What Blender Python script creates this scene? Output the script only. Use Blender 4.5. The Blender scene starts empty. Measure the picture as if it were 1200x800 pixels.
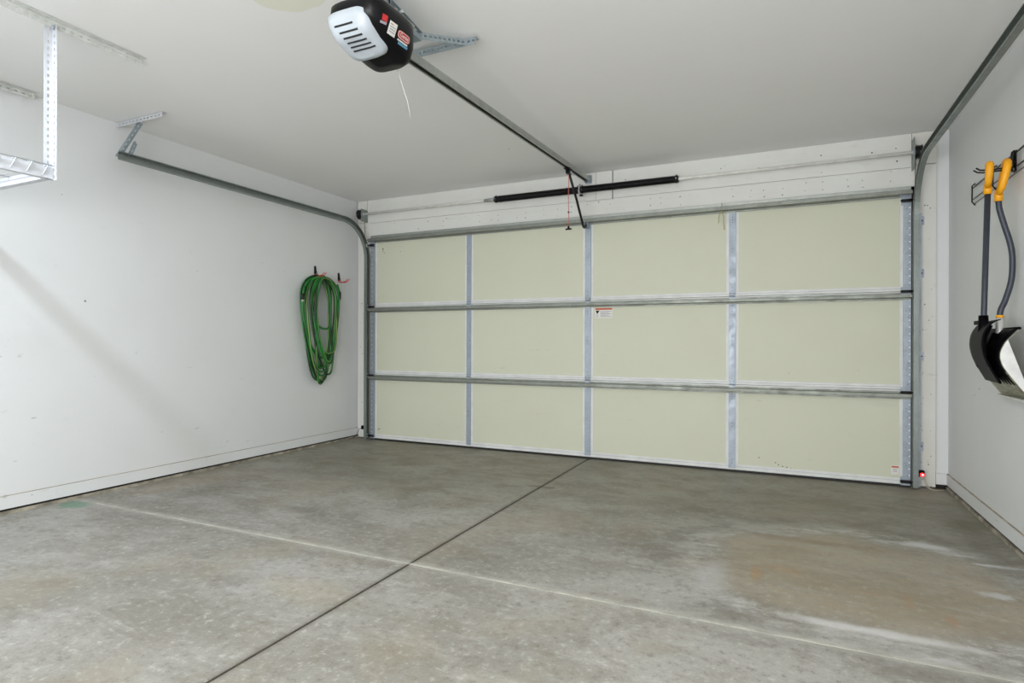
import bpy, bmesh, math, random
from mathutils import Vector, Matrix
random.seed(7)
scene = bpy.context.scene
COL = scene.collection
pi = math.pi

# ------------------------------------------------------------------ materials
def new_mat(name):
    m = bpy.data.materials.new(name); m.use_nodes = True
    nt = m.node_tree; nt.nodes.clear()
    out = nt.nodes.new('ShaderNodeOutputMaterial')
    b = nt.nodes.new('ShaderNodeBsdfPrincipled')
    nt.links.new(b.outputs[0], out.inputs[0])
    return m, nt, b

def s2l(c):
    return tuple((x/12.92 if x <= .04045 else ((x+.055)/1.055)**2.4) for x in [v/255 for v in c]) + (1,)

class G:
    """tiny node-graph helper"""
    def __init__(s, nt): s.nt = nt
    def n(s, t, **kw):
        nd = s.nt.nodes.new(t)
        for k, v in kw.items(): setattr(nd, k, v)
        return nd
    def link(s, a, b): s.nt.links.new(a, b)
    def _in(s, sock, v):
        if hasattr(v, 'is_linked') or isinstance(v, bpy.types.NodeSocket): s.link(v, sock)
        else: sock.default_value = v
    def math(s, op, a, b=0.0, c=None, clamp=False):
        nd = s.n('ShaderNodeMath', operation=op); nd.use_clamp = clamp
        s._in(nd.inputs[0], a); s._in(nd.inputs[1], b)
        if c is not None: s._in(nd.inputs[2], c)
        return nd.outputs[0]
    def pos(s):
        g = s.n('ShaderNodeNewGeometry'); x = s.n('ShaderNodeSeparateXYZ'); s.link(g.outputs['Position'], x.inputs[0])
        return g.outputs['Position'], x.outputs[0], x.outputs[1], x.outputs[2]
    def mapping(s, v, scale=(1, 1, 1), loc=(0, 0, 0), rot=(0, 0, 0)):
        m = s.n('ShaderNodeMapping'); s.link(v, m.inputs[0])
        m.inputs['Scale'].default_value = scale; m.inputs['Location'].default_value = loc; m.inputs['Rotation'].default_value = rot
        return m.outputs[0]
    def noise(s, v, scale, detail=4, rough=.55, dist=0):
        n = s.n('ShaderNodeTexNoise'); s.link(v, n.inputs['Vector'])
        n.inputs['Scale'].default_value = scale; n.inputs['Detail'].default_value = detail
        n.inputs['Roughness'].default_value = rough; n.inputs['Distortion'].default_value = dist
        return n.outputs['Fac']
    def vor(s, v, scale, rnd=1.0):
        n = s.n('ShaderNodeTexVoronoi'); s.link(v, n.inputs['Vector'])
        n.inputs['Scale'].default_value = scale; n.inputs['Randomness'].default_value = rnd
        return n.outputs['Distance']
    def ramp(s, v, lo, hi, a=0.0, b=1.0, smooth=True):
        m = s.n('ShaderNodeMapRange'); m.interpolation_type = 'SMOOTHSTEP' if smooth else 'LINEAR'
        m.clamp = True if not smooth else m.clamp
        s._in(m.inputs[0], v)
        if lo > hi: lo, hi, a, b = hi, lo, b, a
        m.inputs[1].default_value = lo; m.inputs[2].default_value = hi; m.inputs[3].default_value = a; m.inputs[4].default_value = b
        return m.outputs[0]
    def mix(s, f, a, b):
        m = s.n('ShaderNodeMix', data_type='RGBA'); s._in(m.inputs[0], f)
        for i, v in ((6, a), (7, b)): s._in(m.inputs[i], v)
        return m.outputs[2]
    def mul(s, *a):
        r = a[0]
        for x in a[1:]: r = s.math('MULTIPLY', r, x)
        return r
    def bump(s, h, strength, dist, bsdf):
        b = s.n('ShaderNodeBump'); b.inputs['Strength'].default_value = strength; b.inputs['Distance'].default_value = dist
        s.link(h, b.inputs['Height']); s.link(b.outputs[0], bsdf.inputs['Normal'])

def plain(name, rgb, rough=.5, metal=0.0, var=.06, scale=9, bump=0.0, emit=None, stretch=(1, 1, 1), spec=.5):
    m, nt, b = new_mat(name); g = G(nt); b.inputs['Specular IOR Level'].default_value = spec
    p, x, y, z = g.pos()
    f = g.noise(g.mapping(p, stretch), scale, 4)
    c = s2l(rgb); d = tuple(max(0, v*(1-var*2.2)) for v in c[:3]) + (1,); l = tuple(min(1, v*(1+var)) for v in c[:3]) + (1,)
    g.link(g.mix(g.ramp(f, .3, .7), d, l), b.inputs['Base Color'])
    b.inputs['Roughness'].default_value = rough; b.inputs['Metallic'].default_value = metal
    if bump: g.bump(g.noise(p, 260, 2), bump, .002, b)
    if emit:
        b.inputs['Emission Color'].default_value = s2l(emit[0]); b.inputs['Emission Strength'].default_value = emit[1]
    return m

def painted(name, rgb, dirt=.5, specks=1.0, low_scuffs=0.0, rough=.6, grain=False):
    """painted plaster or wood: faint blotches, dark specks and short scuff marks"""
    m, nt, b = new_mat(name); g = G(nt)
    p, x, y, z = g.pos()
    base = s2l(rgb)
    blot = g.ramp(g.noise(p, 1.7, 5, .6), .35, .75)
    c = g.mix(g.mul(blot, .10*dirt), base, s2l((178, 168, 148)))
    fine = g.ramp(g.noise(p, 14, 5, .7), .58, .8)
    c = g.mix(g.mul(fine, .12*dirt), c, s2l((150, 145, 135)))
    # specks
    d = g.vor(g.mapping(p, (1, 1, 1)), 3.9)
    msk = g.ramp(g.noise(p, .9, 2), .42, .55)
    sp = g.mul(g.ramp(d, .034, .020), msk, .75*specks)
    c = g.mix(sp, c, s2l((70, 66, 60)))
    d2 = g.vor(g.mapping(p, (1, 1, 1), (3.3, 1.7, .4)), 11)
    sp2 = g.mul(g.ramp(d2, .060, .03), g.ramp(g.noise(p, 2.3, 3), .55, .66), .55*specks)
    c = g.mix(sp2, c, s2l((95, 90, 82)))
    if low_scuffs:
        s = g.noise(g.mapping(p, (9, 9, 34), rot=(.5, .2, 0)), 1.1, 3, .5)
        zz = g.ramp(z, 1.6, .5)
        sc = g.mul(g.ramp(s, .66, .73), g.ramp(g.noise(p, 2.2, 2), .52, .62), zz, .45*low_scuffs)
        c = g.mix(sc, c, s2l((120, 118, 116)))
    if grain:
        gr = g.noise(g.mapping(p, (1.2, 1.2, 26)), 2, 4)
        c = g.mix(g.mul(g.ramp(gr, .55, .8), .12), c, s2l((150, 146, 135)))
    g.link(c, b.inputs['Base Color'])
    b.inputs['Roughness'].default_value = rough
    g.bump(g.noise(p, 90, 3), .12, .002, b)
    return m

M = {}
M['wall'] = painted('painted_wall', (226, 228, 229), .6, 1.0, 1.0, .55)
M['trimp'] = painted('painted_trim_wood', (226, 228, 229), .9, 1.5, 1.0, .5)
M['jamb'] = painted('painted_jamb_wood', (226, 226, 220), 1.5, 2.0, .8, .5)
M['header'] = painted('painted_header_wood', (226, 227, 223), 1.3, 1.6, 0, .5, True)

def ceiling_mat():
    m, nt, b = new_mat('ceiling_plaster'); g = G(nt)
    p, x, y, z = g.pos()
    blot = g.ramp(g.noise(p, 1.2, 4), .35, .75)
    c = g.mix(g.mul(blot, .06), s2l((236, 236, 235)), s2l((205, 200, 188)))
    d = g.vor(p, 2.0)
    sp = g.mul(g.ramp(d, .022, .012), g.ramp(g.noise(p, .8, 2), .5, .6), .6)
    c = g.mix(sp, c, s2l((110, 106, 98)))
    # pale unpainted round patch near the opener
    dx = g.math('SUBTRACT', x, 2.06); dy = g.math('SUBTRACT', y, -3.20)
    r = g.math('SQRT', g.math('ADD', g.math('MULTIPLY', dx, dx), g.math('MULTIPLY', dy, dy)))
    r = g.math('ADD', r, g.math('MULTIPLY', g.math('SUBTRACT', g.noise(p, 7, 2), .5), .05))
    c = g.mix(g.ramp(r, .195, .185), c, s2l((226, 226, 212)))
    g.link(c, b.inputs['Base Color']); b.inputs['Roughness'].default_value = .7
    g.bump(g.noise(p, 60, 3), .15, .002, b)
    return m
M['ceiling'] = ceiling_mat()

def floor_mat():
    m, nt, b = new_mat('garage_concrete'); g = G(nt)
    p, x, y, z = g.pos()
    st = g.mapping(p, (1, 1.5, 1), rot=(0, 0, .12))
    n1 = g.noise(st, .9, 6, .62, .4)
    n2 = g.noise(st, 3.1, 7, .68, .3)
    n3 = g.noise(p, 26, 5, .75)
    n4 = g.noise(g.mapping(p, (1.1, 3.4, 1)), 1.6, 6, .7, .6)
    c = g.mix(g.ramp(n1, .34, .66), s2l((134, 131, 122)), s2l((164, 162, 156)))
    c = g.mix(g.mul(g.ramp(n2, .44, .70), .55), c, s2l((124, 119, 104)))
    c = g.mix(g.mul(g.ramp(n4, .52, .74), .45), c, s2l((186, 184, 177)))
    c = g.mix(g.mul(g.ramp(g.noise(g.mapping(p, (1, 1, 1), (4, 2, 0)), 1.9, 5, .65, .5), .56, .7), .38), c, s2l((112, 108, 98)))
    c = g.mix(g.mul(g.ramp(n3, .52, .68), .66), c, s2l((112, 108, 100)))
    c = g.mix(g.mul(g.ramp(n3, .47, .32), .55), c, s2l((194, 193, 188)))
    n5 = g.noise(p, 85, 4, .8)
    c = g.mix(g.mul(g.ramp(n5, .54, .75), .42), c, s2l((98, 95, 88)))
    c = g.mix(g.mul(g.ramp(n5, .45, .28), .32), c, s2l((205, 204, 200)))
    # floor colour turns darker and browner towards the door
    back = g.ramp(y, -2.6, -.6)
    c = g.mix(g.mul(back, .50), c, s2l((126, 120, 98)))
    warm = g.mul(g.ramp(g.noise(g.mapping(p, (1, 1, 1), (7, 3, 0)), 1.3, 4, .6), .5, .66), .38)
    c = g.mix(warm, c, s2l((150, 140, 120)))
    # dried puddle with rust and a chalky rim, right side
    wob = g.math('MULTIPLY', g.math('SUBTRACT', g.noise(p, 2.4, 5, .6), .5), .55)
    ex = g.math('DIVIDE', g.math('SUBTRACT', x, 4.36), .66)
    ey = g.math('DIVIDE', g.math('SUBTRACT', y, -2.03), .60)
    e4 = g.math('POWER', g.math('ADD', g.math('POWER', g.math('ABSOLUTE', ex), 2.6), g.math('POWER', g.math('ABSOLUTE', ey), 2.6)), .385)
    e = g.math('ADD', e4, wob)
    inside = g.mul(g.ramp(e, 1.06, .74), g.ramp(g.noise(g.mapping(p, (1, 3.2, 1)), 2.2, 6, .7), .28, .52, .35, 1.0))
    c = g.mix(g.mul(inside, .46), c, s2l((164, 150, 124)))
    streak = g.noise(g.mapping(p, (2, 9, 1), rot=(0, 0, .25)), 1.6, 6, .7)
    c = g.mix(g.mul(inside, g.ramp(streak, .5, .7), .26), c, s2l((176, 139, 98)))
    ring = g.mul(g.ramp(e, .88, 1.0), g.ramp(e, 1.26, 1.04))
    patchy = g.mul(g.ramp(g.noise(g.mapping(p, (1.2, 3.0, 1)), 3.4, 6, .78), .42, .62), g.ramp(g.noise(p, 1.7, 3, .6), .38, .60, .25, 1.0))
    c = g.mix(g.mul(ring, patchy, .75), c, s2l((205, 204, 202)))
    dark_ring = g.mul(g.ramp(e, 1.10, 1.22), g.ramp(e, 1.55, 1.3))
    c = g.mix(g.mul(dark_ring, g.ramp(n2, .4, .6), .40), c, s2l((112, 109, 100)))
    def spot(cx, cy, rx, ry, col, amt, edge=.45, ns=9, na=.9):
        nonlocal c
        a = g.math('DIVIDE', g.math('SUBTRACT', x, cx), rx); bb = g.math('DIVIDE', g.math('SUBTRACT', y, cy), ry)
        r = g.math('SQRT', g.math('ADD', g.math('MULTIPLY', a, a), g.math('MULTIPLY', bb, bb)))
        r = g.math('ADD', r, g.math('MULTIPLY', g.math('SUBTRACT', g.noise(p, ns, 4, .7), .5), na))
        c = g.mix(g.mul(g.ramp(r, 1.0, 1.0-edge), amt), c, s2l(col))
    spot(3.93, -2.20, .040, .13, (178, 134, 84), .42, .8, 24, 2.2)
    spot(4.03, -2.10, .10, .05, (170, 130, 84), .30, .6, 14, 1.3)
    spot(4.50, -2.26, .03, .10, (170, 132, 96), .35, .8, 24, 2.2)
    spot(4.62, -2.38, .035, .08, (170, 128, 90), .40, .8, 24, 2.2)
    spot(4.15, -1.62, .36, .06, (132, 112, 86), .45, .8, 7, 1.6)
    spot(4.95, -1.63, .14, .028, (220, 220, 221), .75, .8, 16, 1.4)
    spot(4.85, -2.03, .09, .05, (205, 206, 208), .6, .8, 18, 2.0)
    spot(4.70, -1.44, .16, .06, (205, 205, 203), .6, .7, 10, 1.3)
    spot(4.35, -2.60, .42, .05, (216, 215, 213), .65, .8, 6, 1.1)
    spot(3.75, -2.30, .10, .30, (190, 190, 190), .45, .8, 6, 1.0)
    spot(-.06, -2.86, .14, .09, (96, 138, 112), .75, .5, 12, 1.1)
    spot(1.50, -1.55, .50, .28, (108, 101, 84), .35, .8, 4, 1.2)
    spot(.55, -.95, .50, .35, (112, 104, 84), .38, .8, 4, 1.2)
    spot(2.47, -1.14, .14, .05, (80, 76, 66), .6, .7, 10, 1.3)
    spot(.55, -2.1, .40, .22, (112, 106, 92), .35, .8, 4, 1.2)
    spot(1.35, -2.33, .22, .12, (100, 94, 82), .4, .8, 7, 1.3)
    spot(4.45, -.75, .55, .35, (118, 112, 92), .35, .8, 4, 1.2)
    spot(-.0, -2.2, .25, .5, (150, 126, 98), .35, .8, 5, 1.2)
    spot(4.98, -1.2, .14, .7, (84, 78, 64), .45, .8, 5, 1.2)
    spot(2.25, -3.2, .4, .15, (168, 158, 132), .3, .8, 5, 1.2)
    # small dark debris specks
    d = g.vor(g.mapping(p, (1, 1, 1), (1.1, .6, 0)), 2.2)
    c = g.mix(g.mul(g.ramp(d, .032, .02), g.ramp(g.noise(p, 1.1, 2), .48, .55), .85), c, s2l((45, 42, 38)))
    # staining along the sawn joints and wall edges
    ja = g.math('ABSOLUTE', g.math('SUBTRACT', x, 2.448)); jb = g.math('ABSOLUTE', g.math('SUBTRACT', y, -2.772))
    c = g.mix(g.mul(g.ramp(ja, .035, .006), .40), c, s2l((92, 86, 74)))
    c = g.mix(g.mul(g.ramp(jb, .05, .008), .28), c, s2l((196, 193, 184)))
    g.link(c, b.inputs['Base Color'])
    g.link(g.ramp(n2, .3, .8, .42, .70), b.inputs['Roughness'])
    b.inputs['Specular IOR Level'].default_value = .38
    h = g.math('ADD', g.math('MULTIPLY', n3, .5), g.math('MULTIPLY', n2, .8))
    g.bump(h, .25, .004, b)
    return m
M['floor'] = floor_mat()
M['filler'] = plain('joint_filler_pale', (182, 180, 170), .85, 0, .10, 12)
M['crack'] = plain('joint_dirt_dark', (62, 57, 48), .9, 0, .25, 20)
M['caulk'] = plain('aged_caulk_line', (176, 164, 146), .8, 0, .15, 8)
M['curb'] = plain('stem_wall_concrete', (165, 158, 142), .85, 0, .25, 10, .3)
M['gap'] = plain('dark_gap', (40, 37, 32), .95, 0, .2, 20)  # near-black fill for gaps, holes, seam lines and the printed symbol

def galv(name, rgb, rough=.42, metal=.85, spang=.06):
    m, nt, b = new_mat(name); g = G(nt)
    p, x, y, z = g.pos()
    v = g.n('ShaderNodeTexVoronoi'); g.link(p, v.inputs['Vector']); v.inputs['Scale'].default_value = 90
    sx = g.n('ShaderNodeSeparateColor'); g.link(v.outputs['Color'], sx.inputs[0])
    c = s2l(rgb)
    a = tuple(k*(1-spang) for k in c[:3])+(1,); d = tuple(min(1, k*(1+spang)) for k in c[:3])+(1,)
    cc = g.mix(sx.outputs[0], a, d)
    cc = g.mix(g.mul(g.ramp(g.noise(p, 6, 4), .5, .8), .2), cc, s2l((110, 108, 100)))
    g.link(cc, b.inputs['Base Color'])
    g.link(g.ramp(g.noise(p, 12, 3), .3, .7, rough-.08, rough+.1), b.inputs['Roughness'])
    b.inputs['Metallic'].default_value = metal
    return m
M['galv'] = galv('galvanised_steel', (168, 177, 188), .55, .6)
M['galv_dull'] = galv('dull_galvanised_track', (142, 149, 146), .42, .7)
M['galv_strut'] = galv('galvanised_strut', (176, 180, 176), .42, .75)
M['hat'] = galv('galvanised_hat_strut', (146, 150, 143), .55, .75)
M['angle'] = galv('perforated_angle_steel', (170, 182, 190), .38, .75)
M['cream'] = painted('cream_backer', (209, 211, 191), .5, .5, .35, .62)
M['skin'] = plain('door_rail_paint', (222, 224, 222), .5, 0, .04, 8)
M['black_rubber'] = plain('black_rubber', (28, 28, 28), .6)
M['black_metal'] = plain('black_oiled_steel', (26, 26, 27), .38, .35, .2, 30)
M['spring'] = plain('black_spring_steel', (30, 30, 31), .40, .5, .2, 30)
M['dark_iron'] = plain('dark_iron', (58, 48, 42), .6, .6, .3, 20)
M['shaft'] = plain('painted_shaft', (236, 236, 230), .5, 0, .05, 14)
M['white_metal'] = plain('white_powdercoat', (200, 203, 208), .4, .0, .03, 10)
M['pale_channel'] = plain('pale_channel_steel', (214, 217, 213), .5, .1, .06, 20)
M['black_plastic'] = plain('black_plastic', (13, 13, 16), .30, spec=.22)
M['blade_black'] = plain('black_blade_plastic', (11, 11, 14), .45, spec=.04)
M['lens'] = plain('white_lens_plastic', (184, 192, 200), .35, 0, .02, 6)
M['slot'] = plain('dark_vent_slot', (22, 23, 24), .7)
M['belt'] = plain('black_belt', (22, 22, 20), .6)
M['red'] = plain('red_print', (196, 50, 50), .5)
M['redline'] = plain('red_cord', (205, 96, 88), .7)
M['red_hook'] = plain('red_vinyl', (205, 36, 34), .4)
M['orange_print'] = plain('orange_print', (196, 92, 60), .6)
M['label_white'] = plain('label_white', (222, 216, 206), .55, 0, .02)
M['label_film'] = plain('label_film', (226, 226, 220), .55, 0, .02)
M['label_grey'] = plain('label_print_grey', (150, 146, 156), .6)
M['sky_print'] = plain('blue_print', (92, 150, 182), .5)
M['hose'] = plain('hose_green', (32, 122, 46), .38, 0, .25, 4)
M['hose_dark'] = plain('hose_dark_green', (12, 44, 20), .38, 0, .2, 5)
M['hose_stripe'] = plain('hose_yellow_stripe', (136, 150, 74), .42, 0, .15, 5)
M['brass'] = plain('hose_coupling_metal', (210, 208, 200), .3, .8)
M['yellow'] = plain('yellow_grip_plastic', (247, 172, 16), .42, 0, .04)
M['slate'] = plain('slate_coated_shaft', (58, 63, 74), .42, .15, .05, 12)
M['alu'] = plain('brushed_aluminium', (226, 226, 224), .34, .45, .06, 14)
M['alu_beige'] = plain('beige_aluminium', (172, 170, 150), .42, .6, .18, 16, stretch=(1, 1, 6))  # duller beige aluminium with banded tone
M['twine'] = plain('tan_twine', (170, 160, 110), .9)
M['wire_white'] = plain('white_wire', (232, 232, 226), .6)
M['wire_tan'] = plain('tan_wire', (196, 188, 165), .7)
M['led'] = plain('red_led', (255, 60, 50), .3, emit=((255, 30, 40), 1.6))
M['led_core'] = plain('red_led_core', (255, 190, 190), .3, emit=((255, 170, 170), 4.0))
M['rust'] = plain('rusty_brown', (128, 84, 60), .85, .1, .3, 30)
M['glint'] = plain('bright_hole_white', (238, 238, 234), .4)  # white that paints the light seen through the end-stile holes

# ------------------------------------------------------------------ mesh helpers
class MB:
    def __init__(s): s.v = []; s.f = []; s.mi = []; s.sm = []; s.mats = []
    def slot(s, m):
        if m not in s.mats: s.mats.append(m)
        return s.mats.index(m)
    def add(s, vs, fs, m, smooth=False):
        o = len(s.v); s.v += [tuple(v) for v in vs]; k = s.slot(m)
        for f in fs: s.f.append([i+o for i in f]); s.mi.append(k); s.sm.append(smooth)
    def box(s, x0, x1, y0, y1, z0, z1, m):
        vs = [(x, y, z) for z in (z0, z1) for y in (y0, y1) for x in (x0, x1)]
        s.add(vs, [(0, 2, 3, 1), (4, 5, 7, 6), (0, 1, 5, 4), (2, 6, 7, 3), (0, 4, 6, 2), (1, 3, 7, 5)], m)
    def obox(s, c, u, v, w, hu, hv, hw, m):
        c, u, v, w = map(Vector, (c, u, v, w))
        vs = [c + u*a*hu + v*b*hv + w*d*hw for d in (-1, 1) for b in (-1, 1) for a in (-1, 1)]
        s.add(vs, [(0, 2, 3, 1), (4, 5, 7, 6), (0, 1, 5, 4), (2, 6, 7, 3), (0, 4, 6, 2), (1, 3, 7, 5)], m)
    def tube(s, pts, r, m, seg=8, closed=False, mats=None, twist=0.0):
        pts = [Vector(p) for p in pts]; n = len(pts)
        rr = r if isinstance(r, (list, tuple)) else [r]*n
        tan = []
        for i in range(n):
            if closed: t = pts[(i+1) % n]-pts[i-1]
            else: t = pts[min(i+1, n-1)]-pts[max(i-1, 0)]
            tan.append(t.normalized())
        up = Vector((0, 0, 1)) if abs(tan[0].z) < .9 else Vector((1, 0, 0))
        nrm = (up-tan[0]*up.dot(tan[0])).normalized()
        vs = []
        for i in range(n):
            if i: nrm = (nrm-tan[i]*nrm.dot(tan[i])).normalized()
            bi = tan[i].cross(nrm)
            for k in range(seg):
                a = 2*pi*k/seg + twist*i
                vs.append(pts[i]+(nrm*math.cos(a)+bi*math.sin(a))*rr[i])
        fs = []; rings = n if closed else n-1
        for i in range(rings):
            j = (i+1) % n
            for k in range(seg):
                fs.append((i*seg+k, i*seg+(k+1) % seg, j*seg+(k+1) % seg, j*seg+k))
        if mats:
            o = len(s.v); s.v += [tuple(v) for v in vs]
            for q, f in enumerate(fs):
                s.f.append([a+o for a in f]); s.mi.append(s.slot(mats[q % seg % len(mats)])); s.sm.append(True)
            if not closed:
                for f in (list(range(seg))[::-1], list(range((n-1)*seg, n*seg))):
                    s.f.append([a+o for a in f]); s.mi.append(0); s.sm.append(False)
        else:
            s.add(vs, fs, m, True)
            if not closed:
                o = len(s.v)-len(vs)
                for f in (list(range(seg))[::-1], list(range((n-1)*seg, n*seg))):
                    s.f.append([a+o for a in f]); s.mi.append(s.slot(m)); s.sm.append(False)
    def sweep(s, path, frames, prof, m, smooth=False):
        """closed 2D profile swept along path; frames = [(a, b)] axis vectors for each point"""
        k = len(prof); vs = []
        for p, (a, b) in zip(path, frames):
            for (u, v) in prof: vs.append(Vector(p)+Vector(a)*u+Vector(b)*v)
        fs = []
        for i in range(len(path)-1):
            for j in range(k): fs.append((i*k+j, i*k+(j+1) % k, (i+1)*k+(j+1) % k, (i+1)*k+j))
        fs.append(list(range(k))[::-1]); fs.append(list(range((len(path)-1)*k, len(path)*k)))
        s.add(vs, fs, m, smooth)
    def disc(s, c, axis, r, h, m, seg=20):
        c = Vector(c); ax = Vector(axis).normalized()
        s.tube([c-ax*h/2, c+ax*h/2], r, m, seg)
    def perf(s, p0, d, w, n, L, W, T, pitch, hl, hw, m):
        """strip of sheet steel with a row of real slots; p0 = start at centre line"""
        p0, d, w, n = map(Vector, (p0, d, w, n)); d.normalize(); w.normalize(); n.normalize()
        side = (W-hw)/2
        for sg in (-1, 1):
            s.obox(p0+d*L/2+w*sg*(W/2-side/2), d, w, n, L/2, side/2, T/2, m)
        k = int(L/pitch); x = 0
        edges = []
        off = (L-k*pitch)/2
        pos = 0.0
        for i in range(k):
            h0 = off+i*pitch+(pitch-hl)/2
            edges.append((pos, h0)); pos = h0+hl
        edges.append((pos, L))
        for a, b in edges:
            s.obox(p0+d*(a+b)/2, d, w, n, (b-a)/2, hw/2, T/2, m)
    def build(s, name, parent=None, bevel=0.0, sub=False):
        me = bpy.data.meshes.new(name); me.from_pydata(s.v, [], s.f)
        for m in s.mats: me.materials.append(m)
        me.polygons.foreach_set('material_index', s.mi); me.polygons.foreach_set('use_smooth', s.sm)
        me.update()
        bm = bmesh.new(); bm.from_mesh(me); bmesh.ops.recalc_face_normals(bm, faces=bm.faces); bm.to_mesh(me); bm.free()
        o = bpy.data.objects.new(name, me); COL.objects.link(o)
        if parent:
            o.parent = parent
            # geometry is written in world coordinates: keep it there, under the parent
            if not sub: o.matrix_parent_inverse = parent_inv(parent)
        if bevel:
            b = o.modifiers.new('bevel', 'BEVEL'); b.width = bevel; b.segments = 2; b.limit_method = 'ANGLE'
        return o

def world_of(o):
    m = Matrix.LocRotScale(o.location, o.rotation_euler, o.scale)
    if o.parent: m = world_of(o.parent) @ o.matrix_parent_inverse @ m
    return m
def parent_inv(p): return world_of(p).inverted()

def thing(name, label, cat, loc=(0, 0, 0), rz=0, group=None):
    o = bpy.data.objects.new(name, None); COL.objects.link(o)
    o.empty_display_size = .1
    o.location = loc; o.rotation_euler = (0, 0, rz); o['label'] = label; o['category'] = cat
    if group: o['group'] = group
    return o
def tag(o, label, cat, group=None):
    o['label'] = label; o['category'] = cat
    if group: o['group'] = group
    return o
def structure(o): o['kind'] = 'structure'; return o
def text_mesh(name, body, size, mat, parent, origin, xdir, ydir, extrude=.0003):
    cu = bpy.data.curves.new(name, 'FONT'); cu.body = body; cu.size = size; cu.extrude = extrude
    cu.align_x = 'CENTER'; cu.align_y = 'CENTER'
    tmp = bpy.data.objects.new(name+'_tmp', cu); COL.objects.link(tmp)
    bpy.context.view_layer.update()
    me = bpy.data.meshes.new_from_object(tmp.evaluated_get(bpy.context.evaluated_depsgraph_get()))
    bpy.data.objects.remove(tmp)
    X = Vector(xdir).normalized(); Y = Vector(ydir).normalized(); Z = X.cross(Y)
    mt = Matrix((X, Y, Z)).transposed().to_4x4(); mt.translation = Vector(origin)
    me.transform(mt); me.materials.clear(); me.materials.append(mat)
    o = bpy.data.objects.new(name, me); COL.objects.link(o); o.parent = parent
    o.matrix_parent_inverse = parent_inv(parent)
    return o

# ------------------------------------------------------------------ room
LX, RX, ZC, YB = -.2033, 5.1059, 2.57, -6.9
W = 4.88; FY = .035          # FY = front plane of jambs and header boards
JX, JY = 2.448, -2.772       # joint lines
# floor: four slabs with open joints
m = MB(); zf = -.15
for (x0, x1, ch0, ch1) in ((LX-.15, JX-.006, 0, 1), (JX+.006, RX+.15, 1, 0)):
    for (y0, y1) in ((YB-.1, JY-.006), (JY+.006, .5)):
        m.box(x0, x1, y0, y1, zf, 0, M['floor'])
structure(m.build('floor', bevel=.004))
m = MB(); m.box(LX, JX-.004, JY-.0075, JY+.0075, -.03, .0012, M['filler']); m.box(JX+.004, RX, JY-.0075, JY+.0075, -.03, .0012, M['filler'])
structure(m.build('trim_1'))
m = MB(); m.box(JX-.0065, JX+.0065, YB, .1, -.03, -.003, M['crack'])
structure(m.build('trim_2'))
m = MB(); m.box(LX-.15, RX+.15, YB-.1, .5, ZC, ZC+.12, M['ceiling']); structure(m.build('ceiling'))
def side_wall(name, bname, x, sg):
    a, b = sorted((x, x+sg*.12))
    m = MB(); m.box(a, b, YB, .16, .03, ZC, M['wall']); structure(m.build(name))
    # base board: proud of the drywall, dark gap and concrete stem below it
    m = MB(); a, b = sorted((x, x-sg*.012))
    m.box(a, b, YB, FY+.02, .032, .110, M['trimp'])
    m.box(*sorted((x, x-sg*.0128)), YB, FY+.02, .1092, .1108, M['caulk'])
    structure(m.build(bname, bevel=.002))
    m = MB(); a, b = sorted((x-sg*.004, x+sg*.12)); m.box(a, b, YB, .16, -.01, .032, M['gap'])
    a, b = sorted((x-sg*.016, x+sg*.10)); m.box(a, b, YB, .16, -.01, .019, M['curb'])
    return structure(m.build('trim_3' if sg < 0 else 'trim_4', bevel=.002))
side_wall('wall_left', 'baseboard_left', LX, -1)
side_wall('wall_right', 'baseboard_right', RX, 1)
m = MB(); m.box(LX-.12, RX+.12, YB-.12, YB, 0, ZC, M['wall']); structure(m.build('wall_back'))
# door wall: drywall returns and framing round the opening
m = MB()
m.box(LX-.12, -.04, FY+.02, .16, .03, ZC, M['wall']); m.box(W+.03, RX+.12, FY+.02, .16, .03, ZC, M['wall'])
m.box(-.04, W+.03, FY+.02, .16, 2.19, ZC, M['wall'])
structure(m.build('wall_front'))
m = MB(); m.box(5.030, RX-.012, FY-.0, FY+.02, .032, .110, M['trimp']); m.box(5.030, RX, FY+.01, FY+.05, .0, .032, M['gap'])
structure(m.build('baseboard_front', bevel=.002))
# jamb boards
m = MB(); m.box(-.176, -.012, FY-.005, FY+.02, .012, 2.335, M['jamb']);
for k in range(26):
    m.disc((random.uniform(-0.16, -0.03), FY-.0052, random.uniform(.05, 2.3)), (0, 1, 0), random.uniform(.002, .0045), .001, M['dark_iron'], 7)
structure(m.build('trim_5', bevel=.003))
m = MB(); m.box(4.895, 5.027, FY-.005, FY+.02, .012, 2.335, M['jamb']);
for k in range(26):
    m.disc((random.uniform(4.93, 5.01), FY-.0052, random.uniform(.05, 2.3)), (0, 1, 0), random.uniform(.002, .0045), .001, M['dark_iron'], 7)
structure(m.build('trim_6', bevel=.003))
# header boards
m = MB(); m.box(-.012, 4.895, FY-.002, FY+.02, 2.186, 2.3238, M['header'])
for k in range(34):
    x_ = .15+4.6*k/33+random.uniform(-.05, .05); z_ = random.uniform(2.21, 2.24)
    for dz in (0, random.choice([.05, .06, .07])):
        if random.random() < .75: m.disc((x_+random.uniform(-.006, .006), FY-.0022, z_+dz), (0, 1, 0), random.uniform(.0025, .005), .001, M['dark_iron'], 7)
structure(m.build('trim_7', bevel=.003))
m = MB(); m.box(-.05, 4.875, FY-.012, FY+.02, 2.325, 2.569, M['header'])
for k in range(16):
    m.disc((random.choice([random.uniform(.1, 4.8), random.uniform(4.3, 4.8)]), FY-.0122, random.uniform(2.34, 2.50)), (0, 1, 0), random.uniform(.003, .006), .001, M['dark_iron'], 7)
structure(m.build('trim_8', bevel=.003))
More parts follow.
